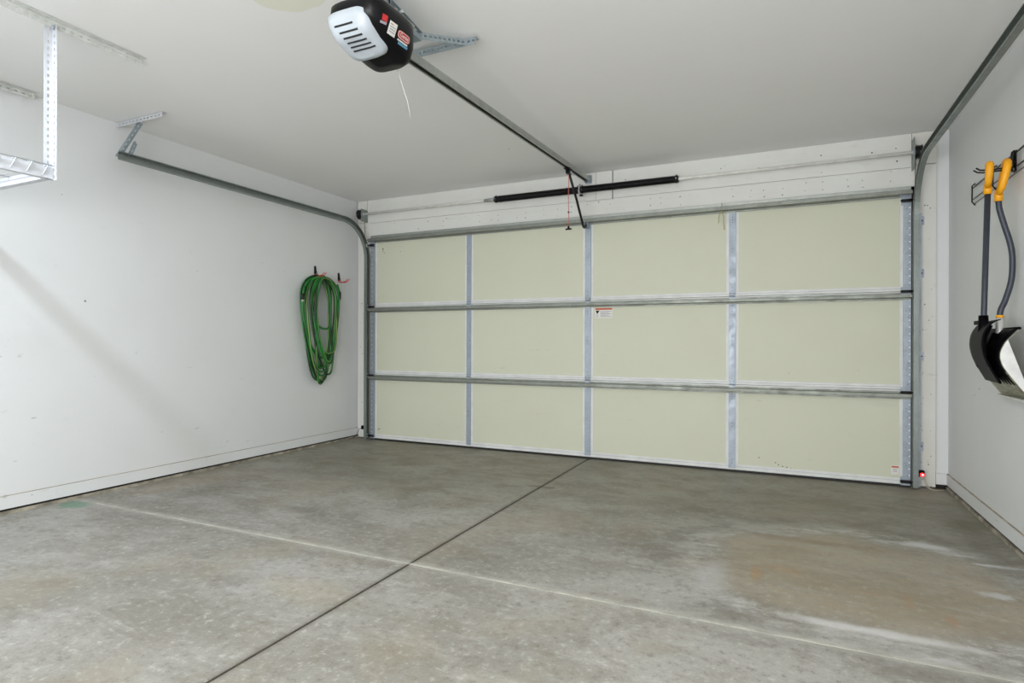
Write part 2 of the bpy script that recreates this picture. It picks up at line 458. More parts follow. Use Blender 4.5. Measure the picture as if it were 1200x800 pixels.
# corner blocks carrying the bearing plates
m = MB(); m.box(-.176, -.054, FY-.02, FY+.02, 2.338, 2.568, M['jamb']); structure(m.build('trim_9', bevel=.003))
m = MB(); m.box(4.878, 5.027, FY-.02, FY+.02, 2.338, 2.568, M['jamb']); structure(m.build('trim_10', bevel=.003))
# centre spring pad
m = MB(); m.box(2.40, 2.655, FY-.03, FY-.012, 2.318, 2.566, M['header'])
m.box(2.505, 2.507, FY-.0312, FY-.03, 2.318, 2.566, M['gap']); m.box(2.655, 2.658, FY-.02, FY-.010, 2.316, 2.566, M['gap'])
structure(m.build('trim_11', bevel=.002))
# dark weather gap above the door
m = MB(); m.box(-.012, 4.895, FY, FY+.06, 2.150, 2.186, M['gap'])
m.box(-.02, .0, FY+.0, FY+.06, 0.0, 2.186, M['gap']); m.box(4.88, 4.90, FY+.0, FY+.06, 0.0, 2.186, M['gap'])
structure(m.build('trim_12'))

# ------------------------------------------------------------------ garage door
door = thing('garage_door', 'wide closed cream sectional garage door with galvanised stiles and horizontal struts', 'garage door', (W/2, 0.02, 0))
SEAMS = [0.025, .706, 1.420, 2.138]
ST = [(1.194, 1.242), (2.412, 2.466), (3.631, 3.683)]
for i in range(3):
    z0, z1 = SEAMS[i]+.0015, SEAMS[i+1]-.0015
    m = MB(); K = M['skin']
    m.box(0.005, W-.005, .014, .050, z0, z1, K)                    # outer sheet
    m.box(0.03, W-.03, -.001, .02, z0, z0+.036, K)                 # bottom rail lip
    m.box(0.03, W-.03, .001, .02, z0+.012, z0+.016, M['gap']) if False else None
    m.box(0.03, W-.03, -.001, .02, z1-.018, z1, K)                 # top rail lip
    m.box(0.03, W-.03, -.0016, 0, z0+.0165, z0+.0185, M['label_grey'])
    for (a, b) in ST:
        m.box(a-.022, a, .000, .02, z0+.03, z1-.015, K); m.box(b, b+.022, .000, .02, z0+.03, z1-.015, K)
    m.box(.073, .092, .000, .02, z0+.03, z1-.015, K); m.box(4.803, 4.823, .000, .02, z0+.03, z1-.015, K)
    sec = m.build('door_section', door, bevel=.0015)
    xs = [.090, ST[0][0]-.020, ST[0][1]+.020, ST[1][0]-.020, ST[1][1]+.020, ST[2][0]-.020, ST[2][1]+.020, 4.805]
    for k in range(4):
        q = MB(); q.box(xs[2*k], xs[2*k+1], .003, .016, z0+.035, z1-.017, M['cream'])
        if i == 2 and k == 0:     # small punctures near the top left
            for (a, b, r) in ((.15, 2.03, .008), (.148, 2.005, .005), (.165, 1.99, .005), (.375, 1.99, .004)):
                q.disc((a+.02, .0025, b), (0, 1, 0), r, .002, M['gap'], 10)
        if i == 0 and k == 3:
            for (a, b) in ((3.98, .10), (4.0, .085), (4.03, .075), (4.06, .07), (4.09, .062), (3.86, .13)):
                q.disc((a, .0025, b), (0, 1, 0), .005, .002, M['rust'], 8)
        if i == 0 and k == 0:
            q.disc((.13, .0025, .12), (0, 1, 0), .006, .002, M['gap'], 8); q.disc((.115, .0025, .112), (0, 1, 0), .006, .002, M['gap'], 8)
        q.build('backer_panel', sec, bevel=.001)
    for (a, b) in ST:
        q = MB(); q.box(a, b, -.006, .004, z0+.004, z1-.004, M['galv'])
        q.box(a, a+.004, -.0085, -.006, z0+.004, z1-.004, M['galv']); q.box(b-.004, b, -.0085, -.006, z0+.004, z1-.004, M['galv'])
        c = (a+b)/2
        for zz in ([z1-.03-.022*j for j in range(5)] + [z0+.045, z0+.07, (z0+z1)/2, (z0+z1)/2+.03]):
            q.disc((c, -.0065, zz), (0, 1, 0), .003, .002, M['gap'], 6)
        q.build('center_stile', sec)
    for sgn, (a, b) in ((1, (.022, .074)), (-1, (4.823, 4.872))):
        q = MB(); q.box(a, b, -.007, .012, z0+.003, z1-.003, M['galv'])
        xc = a+.012 if sgn > 0 else b-.010
        n = 13
        for j in range(n):
            zz = z0+.06+(z1-z0-.12)*j/(n-1)
            q.disc((xc, -.0075, zz), (0, 1, 0), .0055, .002, M['glint'], 8)  # painted dot for light coming through a stile hole
        for j in range(9):
            q.disc(((a+b)/2+.006*(-1)**j, -.0075, z0+.05+(z1-z0-.1)*j/8+random.uniform(-.02, .02)), (0, 1, 0), .0028, .002, M['gap'], 6)
        q.build('end_stile', sec, bevel=.001)
# hat-profile struts
def strut(z0, z1, y1=-.045, mat='hat'):
    q = MB(); t = .0016; zz = (z0+z1)/2; h = (z1-z0)/2
    prof = [(-.001, z0-.012), (-.001, z0), (y1, z0+.005), (y1, z1-.005), (-.001, z1), (-.001, z1+.012)]
    inner = [(y+ .003, z) for y, z in prof]
    inner = [(.002, z0-.012), (.002, z0+t), (y1+t*1.5, z0+.005+t), (y1+t*1.5, z1-.005-t), (.002, z1-t), (.002, z1+.012)]
    pr = prof + inner[::-1]
    q.sweep([(0.01, -.008, 0), (4.87, -.008, 0)], [((0, 1, 0), (0, 0, 1))]*2, pr, M[mat])
    return q.build('strut', door)
strut(.650, .682); strut(1.370, 1.398); strut(2.112, 2.146, -.05)
m = MB(); m.box(.01, 4.87, -.008, .05, 2.140, 2.180, M['galv_strut']); m.build('top_angle', door, bevel=.002)
# bottom seal
m = MB(); m.box(.01, 4.87, -.004, .05, 0.001, .020, M['black_rubber']); m.box(.01, 4.87, -.010, .05, .019, .030, M['skin']); m.build('bottom_seal', door, bevel=.003)
# intermediate hinges
for s_i in (1, 2):
    for (a, b) in ST:
        c = (a+b)/2; z = SEAMS[s_i]
        q = MB(); q.box(c-.020, c+.020, -.012, -.008, z+.004, z+.032, M['galv']); q.box(c-.020, c+.020, -.012, -.008, z-.036, z-.004, M['galv'])
        q.tube([(c-.018, -.016, z), (c+.018, -.016, z)], .006, M['galv'], 10)
        q.box(c-.013, c+.013, -.0125, -.0118, z+.001, z+.007, M['gap'])
        for dx in (-.012, .012):
            q.disc((c+dx, -.0125, z+.022), (0, 1, 0), .004, .003, M['gap'], 8); q.disc((c+dx, -.0125, z-.028), (0, 1, 0), .004, .003, M['gap'], 8)
        q.build('hinge', door)
# roller brackets with rollers
for side in (0, 1):
    sg = 1 if side == 0 else -1
    xe = 0.0 if side == 0 else W
    for z in (.045, .688, 1.418, 2.075):
        q = MB(); xa, xb = sorted((xe+sg*.012, xe+sg*.072))
        q.box(xa, xb, -.014, -.0065, z-.030, z+.032, M['galv'])
        q.box(xa, xb, -.034, -.012, z+.006, z+.010, M['black_metal']); q.box(xa, xb, -.034, -.012, z-.012, z-.008, M['black_metal'])
        if z > 2: q.box(xa-.012, xb+.0, -.040, -.010, z+.032, z+.038, M['galv'])
        q.tube([(xe-sg*.004, -.034, z), (xe+sg*.078, -.034, z)], .0065, M['black_metal'], 8)
        br = q.build('roller_bracket', door)
        r = MB(); r.disc((xe-sg*.012, -.034, z), (1, 0, 0), .019, .010, M['wire_white'], 16); r.disc((xe-sg*.012, -.034, z), (1, 0, 0), .008, .014, M['black_metal'], 10)
        r.build('roller', br)
# labels on the door
m = MB(); m.box(2.502, 2.662, .0012, .0030, 1.262, 1.352, M['label_film']); m.box(2.505, 2.660, .0006, .0013, 1.334, 1.350, M['orange_print'])
lab = m.build('warning_label', door); lab['label'] = 'pale warning sticker with an orange top bar'
q = MB(); q.add([(2.508, .0006, 1.328), (2.545, .0006, 1.328), (2.524, .0006, 1.296), (2.508, .0011, 1.328), (2.545, .0011, 1.328), (2.524, .0011, 1.296)],
      [(0, 1, 2), (3, 5, 4), (0, 3, 4, 1), (1, 4, 5, 2), (2, 5, 3, 0)], M['gap'])
q.build('warning_symbol', lab)
q = MB()
for k in range(5): q.box(2.552, 2.652-.02*(k % 2), .0006, .0013, 1.318-.011*k, 1.322-.011*k, M['label_grey'])
for k in range(3): q.box(2.507, 2.535, .0006, .0013, 1.288-.009*k, 1.291-.009*k, M['label_grey'])
q.build('printed_lines', lab)
m = MB(); m.box(4.752, 4.800, .0012, .0030, .084, .152, M['label_film']); m.box(4.755, 4.799, .0006, .0013, .134, .146, M['orange_print'])
for k in range(3): m.box(4.762, 4.790, .0006, .0013, .104+.009*k, .107+.009*k, M['label_grey'])
lab = m.build('warning_label', door); lab['label'] = 'small sticker with a red top bar at the bottom corner'
# twine hanging from the top strut
q = MB()
q.tube([(3.578, -.062, 2.112), (3.580, -.064, 2.10), (3.562, -.062, 2.085), (3.555, -.060, 2.05), (3.556, -.058, 2.02), (3.548, -.058, 2.012)], .0025, M['twine'], 6)
q.tube([(3.578, -.062, 2.112), (3.582, -.064, 2.10), (3.592, -.062, 2.06), (3.594, -.058, 2.0), (3.600, -.056, 1.955)], .0025, M['twine'], 6)
q.tube([(3.580, -.064, 2.108), (3.580, -.064, 2.092)], .006, M['twine'], 6)
q.tube([(3.578, -.062, 2.112), (3.578, -.050, 2.172), (3.578, -.02, 2.176)], .0025, M['twine'], 6)
tag(q.build('twine'), 'short tan twine tied to the top strut of the garage door', 'string')

# ------------------------------------------------------------------ tracks
def make_track(side):
    sg = 1 if side == 'left' else -1
    xe = 0.0 if side == 'left' else W
    t = thing('door_track', ('galvanised door track hung along the left wall, its far end on a perforated bracket' if side == 'left'
              else 'galvanised door track curving up and back along the right wall above the shovels'), 'door track', (xe-sg*.03, -.034, 0), 0, 'door tracks')
    ZH = 2.292 if side == 'left' else 2.330
    R = .36 if side == 'left' else .41; yv = -.034
    yend = -2.61 if side == 'left' else -3.0
    path = [(0, yv, .012), (0, yv, .6), (0, yv, 1.2), (0, yv, ZH-R)]
    fr = [((0, 1, 0))]*4
    for k in range(1, 15):
        a = k/14*pi/2
        path.append((0, yv-R+R*math.cos(a), ZH-R+R*math.sin(a))); fr.append((0, math.cos(a), math.sin(a)))
    path += [(0, -1.2, ZH+.0), (0, yend, ZH)]; fr += [(0, 0, 1), (0, 0, 1)]
    xw = xe-sg*.030                        # web, outboard
    path = [Vector((xw, p[1], p[2])) for p in path]
    # C profile: u along outward normal of bend (Y -> Z), v towards the door (x)
    h = .027; d = .032; th = .0022; lip = .008
    P = [(-h, 0), (h, 0), (h, d), (h-lip, d+.002), (h-lip, d+.002-th), (h-th, d-th), (h-th, th), (-h+th, th), (-h+th, d-th), (-h+lip, d+.002-th), (-h+lip, d+.002), (-h, d)]
    q = MB(); q.sweep(path, [(f, (sg, 0, 0)) for f in fr], P, M['galv_dull'])
    q.build('track_rail', t)
    # wall brackets fixing it to the jamb
    for z in (.30, .95, 1.55, 1.93):
        b = MB(); xa, xb = sorted((xw-sg*.002, xw-sg*.045))
        b.box(xa, xb, FY-.009, FY-.0055, z-.03, z+.03, M['galv'])
        xa, xb = sorted((xw-sg*.001, xw-sg*.004)); b.box(xa, xb, -.045, FY-.006, z-.022, z+.022, M['galv'])
        b.disc((xw-sg*.03, FY-.011, z), (0, 1, 0), .006, .005, M['dark_iron'], 8)
        b.build('jamb_bracket', t)
    # flag bracket along the track edge (angle iron strip)
    b = MB(); xa, xb = sorted((xw-sg*.0005, xw-sg*.022)); b.box(xa, xb, yv+.024, yv+.028, .012, ZH-R+.06, M['galv'])
    b.build('track_angle', t)
    return t, xw, ZH
lt, lxw, LZH = make_track('left')
rt, rxw, RZH = make_track('right')
# hanger of the left track: ceiling angle, diagonal and vertical perforated straps
def angle(name, p0, p1, w1, w2, Wd, mat, parent=None, pitch=.038, hl=.016, hw=.009):
    p0, p1 = Vector(p0), Vector(p1); d = (p1-p0); L = d.length; d.normalize()
    w1 = Vector(w1); w1 = (w1-d*w1.dot(d)).normalized(); w2 = Vector(w2); w2 = (w2-d*w2.dot(d)-w1*w2.dot(w1)).normalized()
    q = MB()
    q.perf(p0+w1*Wd/2, d, w1, w2, L, Wd, .0022, pitch, hl, hw, M[mat])
    q.perf(p0+w2*Wd/2, d, w2, w1, L, Wd, .0022, pitch, hl, hw, M[mat])
    return q.build(name, parent)
angle('ceiling_bar', (-.19, -2.52, 2.566), (.29, -2.52, 2.566), (0, 1, 0), (0, 0, -1), .032, 'white_metal', lt)
angle('hanger_strap', (-.075, -2.60, 2.30), (.005, -2.495, 2.560), (1, 0, 0), (0, 1, 0), .034, 'angle', lt)
angle('hanger_strap', (-.045, -2.545, 2.30), (-.040, -2.50, 2.42), (1, 0, 0), (0, 1, 0), .028, 'angle', lt)

# ------------------------------------------------------------------ torsion spring assembly
ZS = 2.405; YS = -.065
ta = thing('torsion_spring_shaft', 'long painted torsion shaft with two black springs above the garage door', 'spring shaft', (2.4, YS, 2.34))
q = MB(); q.tube([(-.06, YS, ZS), (4.93, YS, ZS)], .0125, M['shaft'], 14); q.build('shaft', ta)
q = MB(); q.tube([(1.42, YS, ZS), (1.55, YS, ZS)], .0165, M['galv_strut'], 12); q.build('shaft_collar', ta)
def spring(x0, x1):
    q = MB(); n = int((x1-x0)/.0072); pts = []
    for i in range(n*10+1):
        a = 2*pi*i/10; pts.append((x0+(x1-x0)*i/(n*10), YS+.0275*math.cos(a), ZS+.0275*math.sin(a)))
    q.tube(pts, .0036, M['spring'], 5)
    q.tube([(x0, YS, ZS), (x1, YS, ZS)], .026, M['spring'], 14)
    return q.build('torsion_spring', ta)
spring(1.565, 2.352); spring(2.412, 3.205)
for (x, out) in ((1.545, 1), (3.222, 1), (2.362, 0), (2.402, 0)):
    q = MB(); q.tube([(x-.018, YS, ZS), (x-.006, YS, ZS), (x+.006, YS, ZS), (x+.018, YS, ZS)], [.026, .033, .033, .026], M['black_metal'], 16)
    for a in (0, pi/2, pi): q.tube([(x, YS+.03*math.cos(a), ZS+.03*math.sin(a)), (x, YS+.042*math.cos(a), ZS+.042*math.sin(a))], .005, M['galv'] if out else M['black_metal'], 6)
    q.build('winding_cone' if out else 'stationary_cone', ta)
q = MB(); q.box(2.378, 2.384, YS-.035, FY-.032, ZS-.045, ZS+.05, M['skin']); q.box(2.364, 2.40, FY-.034, FY-.031, ZS-.075, ZS+.06, M['skin'])
q.box(2.384, 2.41, YS-.02, YS+.0, ZS-.06, ZS-.045, M['black_metal']); q.build('center_bracket', ta)
for sg, x in ((-1, -.045), (1, 4.876)):
    q = MB(); q.box(x-.0015, x+.0015, YS-.030, FY-.022, 2.290 if sg > 0 else 2.33, 2.51 if sg > 0 else 2.46, M['galv_dull'])
    q.disc((x, YS, ZS), (1, 0, 0), .028, .012, M['galv'], 16); q.build('bearing_plate', ta)
    q = MB(); xd = x+sg*.030
    q.tube([(xd-.022, YS, ZS), (xd-.018, YS, ZS), (xd-.016, YS, ZS), (xd+.014, YS, ZS), (xd+.016, YS, ZS), (xd+.02, YS, ZS)], [.030, .052, .046, .046, .052, .030], M['black_metal'], 22)
    q.build('cable_drum', ta)
    q = MB(); q.tube([(xd-sg*.012, YS+.046, ZS), (xd-sg*.014, .0, 2.0), (xd-sg*.02, .004, .06)], .0022, M['rust'], 6); q.build('lift_cable', ta)

# ------------------------------------------------------------------ garage door opener
op = thing('garage_door_opener', 'ceiling mounted garage door opener with white vented lens, black housing and long steel rail', 'door opener', (2.44, -2.95, 2.27))
def rz(y): return 2.500+(y+.05)*(.117/2.72)     # rail height falls towards the motor
# housing: stack of rounded-rectangle outlines
def outline(cx, cy, hx, hy, z, tilt, n=4.2, N=44):
    pts = []
    for k in range(N):
        a = 2*pi*k/N; c, s_ = math.cos(a), math.sin(a)
        x = hx*math.copysign(abs(c)**(2/n), c); y = hy*math.copysign(abs(s_)**(2/n), s_)
        pts.append((cx+x, cy+y, z+tilt*y))
    return pts
def loft(mb, rings, m):
    N = len(rings[0]); vs = [p for r in rings for p in r]; fs = []
    for i in range(len(rings)-1):
        for k in range(N): fs.append((i*N+k, i*N+(k+1) % N, (i+1)*N+(k+1) % N, (i+1)*N+k))
    mb.add(vs, fs, m, True)
    mb.add(rings[0], [list(range(N))], m); mb.add(rings[-1], [list(range(N))[::-1]], m)
UX, UY = 2.435, -3.035
q = MB()
T = -.10
loft(q, [outline(UX, UY, .124, .152, 2.436, 0), outline(UX, UY, .132, .160, 2.428, 0), outline(UX, UY, .134, .162, 2.400, -.02), outline(UX, UY+.004, .130, .158, 2.350, -.10),
         outline(UX, UY+.014, .116, .136, 2.308, -.20), outline(UX, UY+.026, .090, .108, 2.288, -.22), outline(UX, UY+.03, .05, .06, 2.280, -.22)], M['black_plastic'])
house_v = [Vector(v) for v in q.v]; house_f = [list(f) for f in q.f]
q.build('motor_housing', op)
q = MB()
loft(q, [outline(UX-.020, UY-.062, .102, .101, 2.390, -.02), outline(UX-.020, UY-.064, .110, .105, 2.378, -.04), outline(UX-.020, UY-.064, .108, .100, 2.342, -.14), outline(UX-.018, UY-.062, .098, .086, 2.302, -.28),
         outline(UX-.020, UY-.064, .080, .070, 2.284, -.30), outline(UX-.020, UY-.064, .05, .05, 2.278, -.32)], M['lens'])
lens_v = [Vector(v) for v in q.v]; lens_f = [list(f) for f in q.f]
lens = q.build('light_lens', op)
SLOTS = [(2.405, -3.181, 2.347, .046), (2.420, -3.164, 2.328, .046), (2.427, -3.146, 2.313, .047), (2.430, -3.125, 2.302, .048), (2.432, -3.104, 2.294, .051), (2.434, -3.083, 2.288, .055)]
from mathutils.bvhtree import BVHTree
lens_tree = BVHTree.FromPolygons(lens_v, lens_f)
for (xc, y, z, hw) in SLOTS:
    q = MB(); P = []; n_ = Vector((0, -.6, -.8))
    for i in range(9):
        x = xc-hw+2*hw*i/8
        hit = lens_tree.ray_cast(Vector((x, y, z))+n_*.15, -n_)[0]
        if hit: P.append(hit+n_*.0002)
    q.tube(P, .0042, M['slot'], 6); q.build('vent_slot', lens)
# grey chassis on top
q = MB(); q.box(UX-.10, UX+.112, UY-.13, UY+.150, 2.435, 2.452, M['galv_strut']); q.build('chassis', op, bevel=.004)
# rail: inverted C of folded steel with belt inside
q = MB(); y0, y1 = -2.90, .0
hw_, hh = .022, .019; th = .002
P = [(-hw_, -hh), (-hw_, hh), (hw_, hh), (hw_, -hh), (hw_-.009, -hh), (hw_-.009, -hh+th), (hw_-th, -hh+th), (hw_-th, hh-th), (-hw_+th, hh-th), (-hw_+th, -hh+th), (-hw_+.009, -hh+th), (-hw_+.009, -hh)]
q.sweep([(2.44, y0, rz(y0)), (2.44, y1, rz(y1))], [((1, 0, 0), (0, 0, 1))]*2, P, M['galv_strut']); q.build('rail', op)
q = MB(); q.obox((2.432, (y0-.06)/2, rz((y0-.06)/2)-.010), (1, 0, 0), (0, 1, .043), (0, -.043, 1), .004, (-.06-y0)/2, .006, M['belt'])
q.obox((2.449, (y0-.06)/2, rz((y0-.06)/2)-.010), (1, 0, 0), (0, 1, .043), (0, -.043, 1), .004, (-.06-y0)/2, .006, M['belt']); q.build('belt', op)
# header bracket
q = MB(); q.box(2.412, 2.416, -.045, FY-.031, 2.478, 2.535, M['galv']); q.box(2.464, 2.468, -.045, FY-.031, 2.478, 2.535, M['galv']); q.box(2.41, 2.47, FY-.034, FY-.0305, 2.47, 2.545, M['galv'])
q.tube([(2.405, -.02, 2.503), (2.475, -.02, 2.503)], .005, M['galv'], 8); q.build('header_bracket', op)
# trolley
ty = -.535; tz = rz(ty)
q = MB(); q.box(2.414, 2.466, ty-.05, ty+.045, tz-.030, tz-.021, M['black_plastic']); q.box(2.424, 2.456, ty-.03, ty+.03, tz-.062, tz-.028, M['black_plastic'])
q.disc((2.44, ty+.01, tz-.05), (1, 0, 0), .012, .046, M['galv'], 10); q.build('trolley', op, bevel=.003)
# bent arm to the door
q = MB()
arm = [(2.44, ty+.01, tz-.052), (2.44, ty+.20, 2.255), (2.44, -.150, 2.062), (2.44, -.125, 2.052), (2.44, -.060, 2.092)]
q.tube(arm, [.011]*5, M['black_metal'], 4)
for f in (.25, .5, .75):
    pass
q.disc((2.44, -.060, 2.092), (1, 0, 0), .013, .03, M['galv'], 10); q.build('arm', op)
q = MB(); q.box(2.424, 2.428, -.075, -.009, 2.062, 2.118, M['galv']); q.box(2.452, 2.456, -.075, -.009, 2.062, 2.118, M['galv']); q.box(2.418, 2.462, -.013, -.009, 2.045, 2.130, M['galv']); q.build('door_bracket', op)
# release cord and handle
q = MB(); pts = [(2.44+.0015*math.sin(k), ty, tz-.055-(tz-.055-1.985)*k/10) for k in range(11)]
q.tube(pts, .0028, M['redline'], 6); q.disc((2.44, ty, 2.105), (0, 0, 1), .007, .012, M['dark_iron'], 8); cord = q.build('release_cord', op)
q = MB(); q.tube([(2.44, ty, 1.995), (2.44, ty, 1.972)], [.006, .012], M['black_plastic'], 8); q.tube([(2.44-.025, ty, 1.968), (2.44+.025, ty, 1.968)], .007, M['dark_iron'], 8); q.build('pull_handle', cord)
# hanging straps: angle over the motor, diagonal brace and ceiling bar
angle('mounting_strap', (2.448, -3.20, 2.565), (2.455, -2.74, 2.500), (1, 0, 0), (0, 0, -1), .036, 'angle', op, .05, .02, .012)
angle('mounting_strap', (2.460, -2.755, 2.505), (2.60, -2.515, 2.552), (-.5, .6, 0), (0, 0, -1), .032, 'angle', op, .026, .014, .012)
angle('ceiling_bar', (2.16, -2.52, 2.552), (2.655, -2.52, 2.552), (0, 1, 0), (0, 0, -1), .036, 'angle', op, .026, .013, .012)
q = MB(); q.obox((2.44, -2.80, 2.475), (1, 0, 0), (0, 1, 0), (0, 0, 1), .045, .06, .012, M['angle']); q.build('rail_bracket', op)
for (a, b) in ((-.012, -2.78), (.01, -2.90), (.0, -3.02)):
    q = MB(); q.disc((2.475+a, b, 2.52), (1, 0, 0), .007, .016, M['wire_white'], 8); q.build('bolt_head', op)
# power cord loops
q = MB(); pts = []
for k in range(40):
    a = k/39*4*pi; pts.append((2.50+.035*math.cos(a)+.0005*k, -3.07+.04*math.sin(a), 2.475+.0012*k))
q.tube(pts, .0042, M['black_plastic'], 6); q.tube([pts[-1], (2.46, -3.12, 2.54), (2.45, -3.16, 2.568)], .0042, M['black_plastic'], 6); q.build('power_cord', op)
# antenna wire
q = MB(); q.tube([(2.44, -2.90, 2.32), (2.44, -2.86, 2.27), (2.44, -2.82, 2.21), (2.448, -2.80, 2.16), (2.446, -2.775, 2.10)], .0014, M['wire_white'], 5); q.build('antenna_wire', op)
# stickers on the right flank
house_tree = BVHTree.FromPolygons(house_v, house_f)
def sticker(cy, cz, w, h, mat, name, off=0.0, round_=False):
    global SX, SY, SN
    best = None
    pts_ = [house_tree.ray_cast(Vector((3, cy+dy, cz+dz)), Vector((-1, 0, 0)))[0] for dy, dz in ((0, 0), (-.02, 0), (.02, 0), (0, -.012), (0, .012))]
    SX = (pts_[2]-pts_[1]).normalized(); up = (pts_[4]-pts_[3]).normalized(); SN = SX.cross(up).normalized(); SY = SN.cross(SX)
    c = pts_[0]+SN*(.0010+off)
    q = MB()
    if round_:
        pts = []
        for k in range(28):
            a = 2*pi*k/28; cc, ss = math.cos(a), math.sin(a)
            pts.append(c+SX*w/2*math.copysign(abs(cc)**.5, cc)+SY*h/2*math.copysign(abs(ss)**.5, ss))
        vs = pts+[p-SN*.001 for p in pts]; n = 28
        q.add(vs, [list(range(n)), list(range(n, 2*n))[::-1]]+[(k, (k+1) % n, n+(k+1) % n, n+k) for k in range(n)], mat)
    else: q.obox(c, SX, SY, SN, w/2, h/2, .0006, mat)
    return q.build(name, op), c
sticker(-3.122, 2.362, .028, .024, M['red'], 'sticker'); sticker(-3.122, 2.345, .030, .010, M['label_grey'], 'sticker')
sticker(-3.070, 2.342, .046, .052, M['label_film'], 'sticker')
for k in range(4): sticker(-3.070, 2.357-.009*k, .032, .0030, M['label_grey'] if k else M['red'], 'sticker_print', .001)
sticker(-2.994, 2.343, .080, .034, M['red'], 'sticker', .0004, True); sticker(-2.994, 2.343, .076, .030, M['label_film'], 'sticker', .0012, True); o, c = sticker(-2.994, 2.343, .070, .025, M['red'], 'sticker', .0020, True)
text_mesh('logo_text', 'Genie', .024, M['label_film'], op, c+SN*.0014, SX, SY)
sticker(-2.996, 2.321, .066, .006, M['label_film'], 'sticker', .001); sticker(-2.990, 2.311, .062, .010, M['sky_print'], 'sticker', .0012)

# ------------------------------------------------------------------ overhead storage rack (top left)
rk = thing('overhead_storage_rack', 'white ceiling hung storage rack with wire deck and perforated post', 'storage rack', (.34, -4.2, 1.80))
RXr = .878; RY0 = -3.455; RZ = 1.808
angle('ceiling_channel', (RXr, -5.2, 2.566), (RXr, -3.035, 2.566), (1, 0, 0), (0, 0, -1), .034, 'pale_channel', rk)
angle('ceiling_channel', (-.165, -5.2, 2.566), (-.165, -3.03, 2.566), (1, 0, 0), (0, 0, -1), .034, 'pale_channel', rk)
for (x, y) in ((RXr, RY0), (-.165, RY0), (RXr, -4.65)):
    q = MB()
    q.perf((x+.0, y+.002, RZ), (0, 0, 1), (1, 0, 0), (0, 1, 0), 2.545-RZ, .036, .0022, .032, .015, .009, M['white_metal'])
    q.perf((x-.018, y-.016, RZ), (0, 0, 1), (0, 1, 0), (1, 0, 0), 2.545-RZ, .036, .0022, .032, .015, .009, M['white_metal'])
    q.disc((x, y-.006, 2.535), (0, 1, 0), .009, .012, M['galv'], 8)
    q.build('post', rk)
# side beams (along Y), end beams (along X)
for x in (RXr-.006, -.165):
    q = MB(); q.box(x-.0015, x+.0015, -4.7, RY0, RZ+.004, RZ+.058, M['white_metal']); q.box(x-.03, x, -4.7, RY0, RZ+.004, RZ+.007, M['white_metal']); q.build('side_beam', rk)
for y in (RY0-.004, -4.05, -4.66):
    q = MB(); q.box(-.165, RXr-.008, y-.0015, y+.0015, RZ+.004, RZ+.058, M['white_metal']); q.box(-.165, RXr-.008, y-.028, y, RZ+.004, RZ+.007, M['white_metal']); q.build('end_beam', rk)
# wire deck with waterfall edge
q = MB()
q.tube([(RXr+.004, -4.7, RZ+.066), (RXr+.004, RY0, RZ+.066)], .003, M['white_metal'], 6)
n = 20
for k in range(n):
    y = RY0-.03-k*.0635
    q.tube([(-.165, y, RZ+.064), (RXr+.004, y, RZ+.064), (RXr+.010, y, RZ+.060), (RXr+.008, y-.022, RZ+.012)], .0026, M['white_metal'], 6)
for x in (.1, .3, .5, .7): q.tube([(x, -4.7, RZ+.058), (x, RY0, RZ+.058)], .003, M['white_metal'], 6)
q.build('wire_deck', rk)

# ------------------------------------------------------------------ hose on the left wall
def hook(y, z, label):
    t = thing('wall_hook', label, 'hook', (LX, y, z), 0, 'utility hooks on the left wall')
    q = MB(); q.box(LX, LX+.004, y-.012, y+.012, z-.01, z+.075, M['black_metal']); q.tube([(LX+.004, y, z+.075), (LX+.012, y, z+.05), (LX+.008, y, z+.02)], .006, M['black_metal'], 6); q.build('hook_plate', t)
    for s_ in (-1, 1):
        q = MB(); yy = y+s_*.014
        q.tube([(LX+.006, y+s_*.006, z+.05), (LX+.012, yy, z-.002)], .0042, M['black_metal'], 6)
        q.tube([(LX+.012, yy, z-.002), (LX+.02, yy, z-.022), (LX+.06, yy, z-.026), (LX+.105, yy, z-.020), (LX+.126, yy, z-.004), (LX+.134, yy, z+.008)], .0042, M['red_hook'], 6); q.build('prong', t)
    return t
hook(-.26, 1.690, 'empty red and black utility hook on the left wall beside the green hose')
hook(-.60, 1.722, 'red and black utility hook carrying the coiled green hose')
hs = thing('garden_hose', 'coiled green garden hose hanging from a wall hook on the left wall', 'hose', (LX, -.6, .6))
q = MB(); pts = []
loops = []
NL = 13
for k in range(NL):
    # (left reach, right reach, bottom z, depth)
    f = k/(NL-1)
    loops.append((.245-.175*((k*5) % NL)/(NL-1), .245-.150*((k*4+2) % NL)/(NL-1), (.64, .71, .80, .66, .92, .84, .74, .62, .88, 1.17, .78, .70, .82)[k], .030+.075*((k*5) % NL)/(NL-1)))
yc0 = -.60
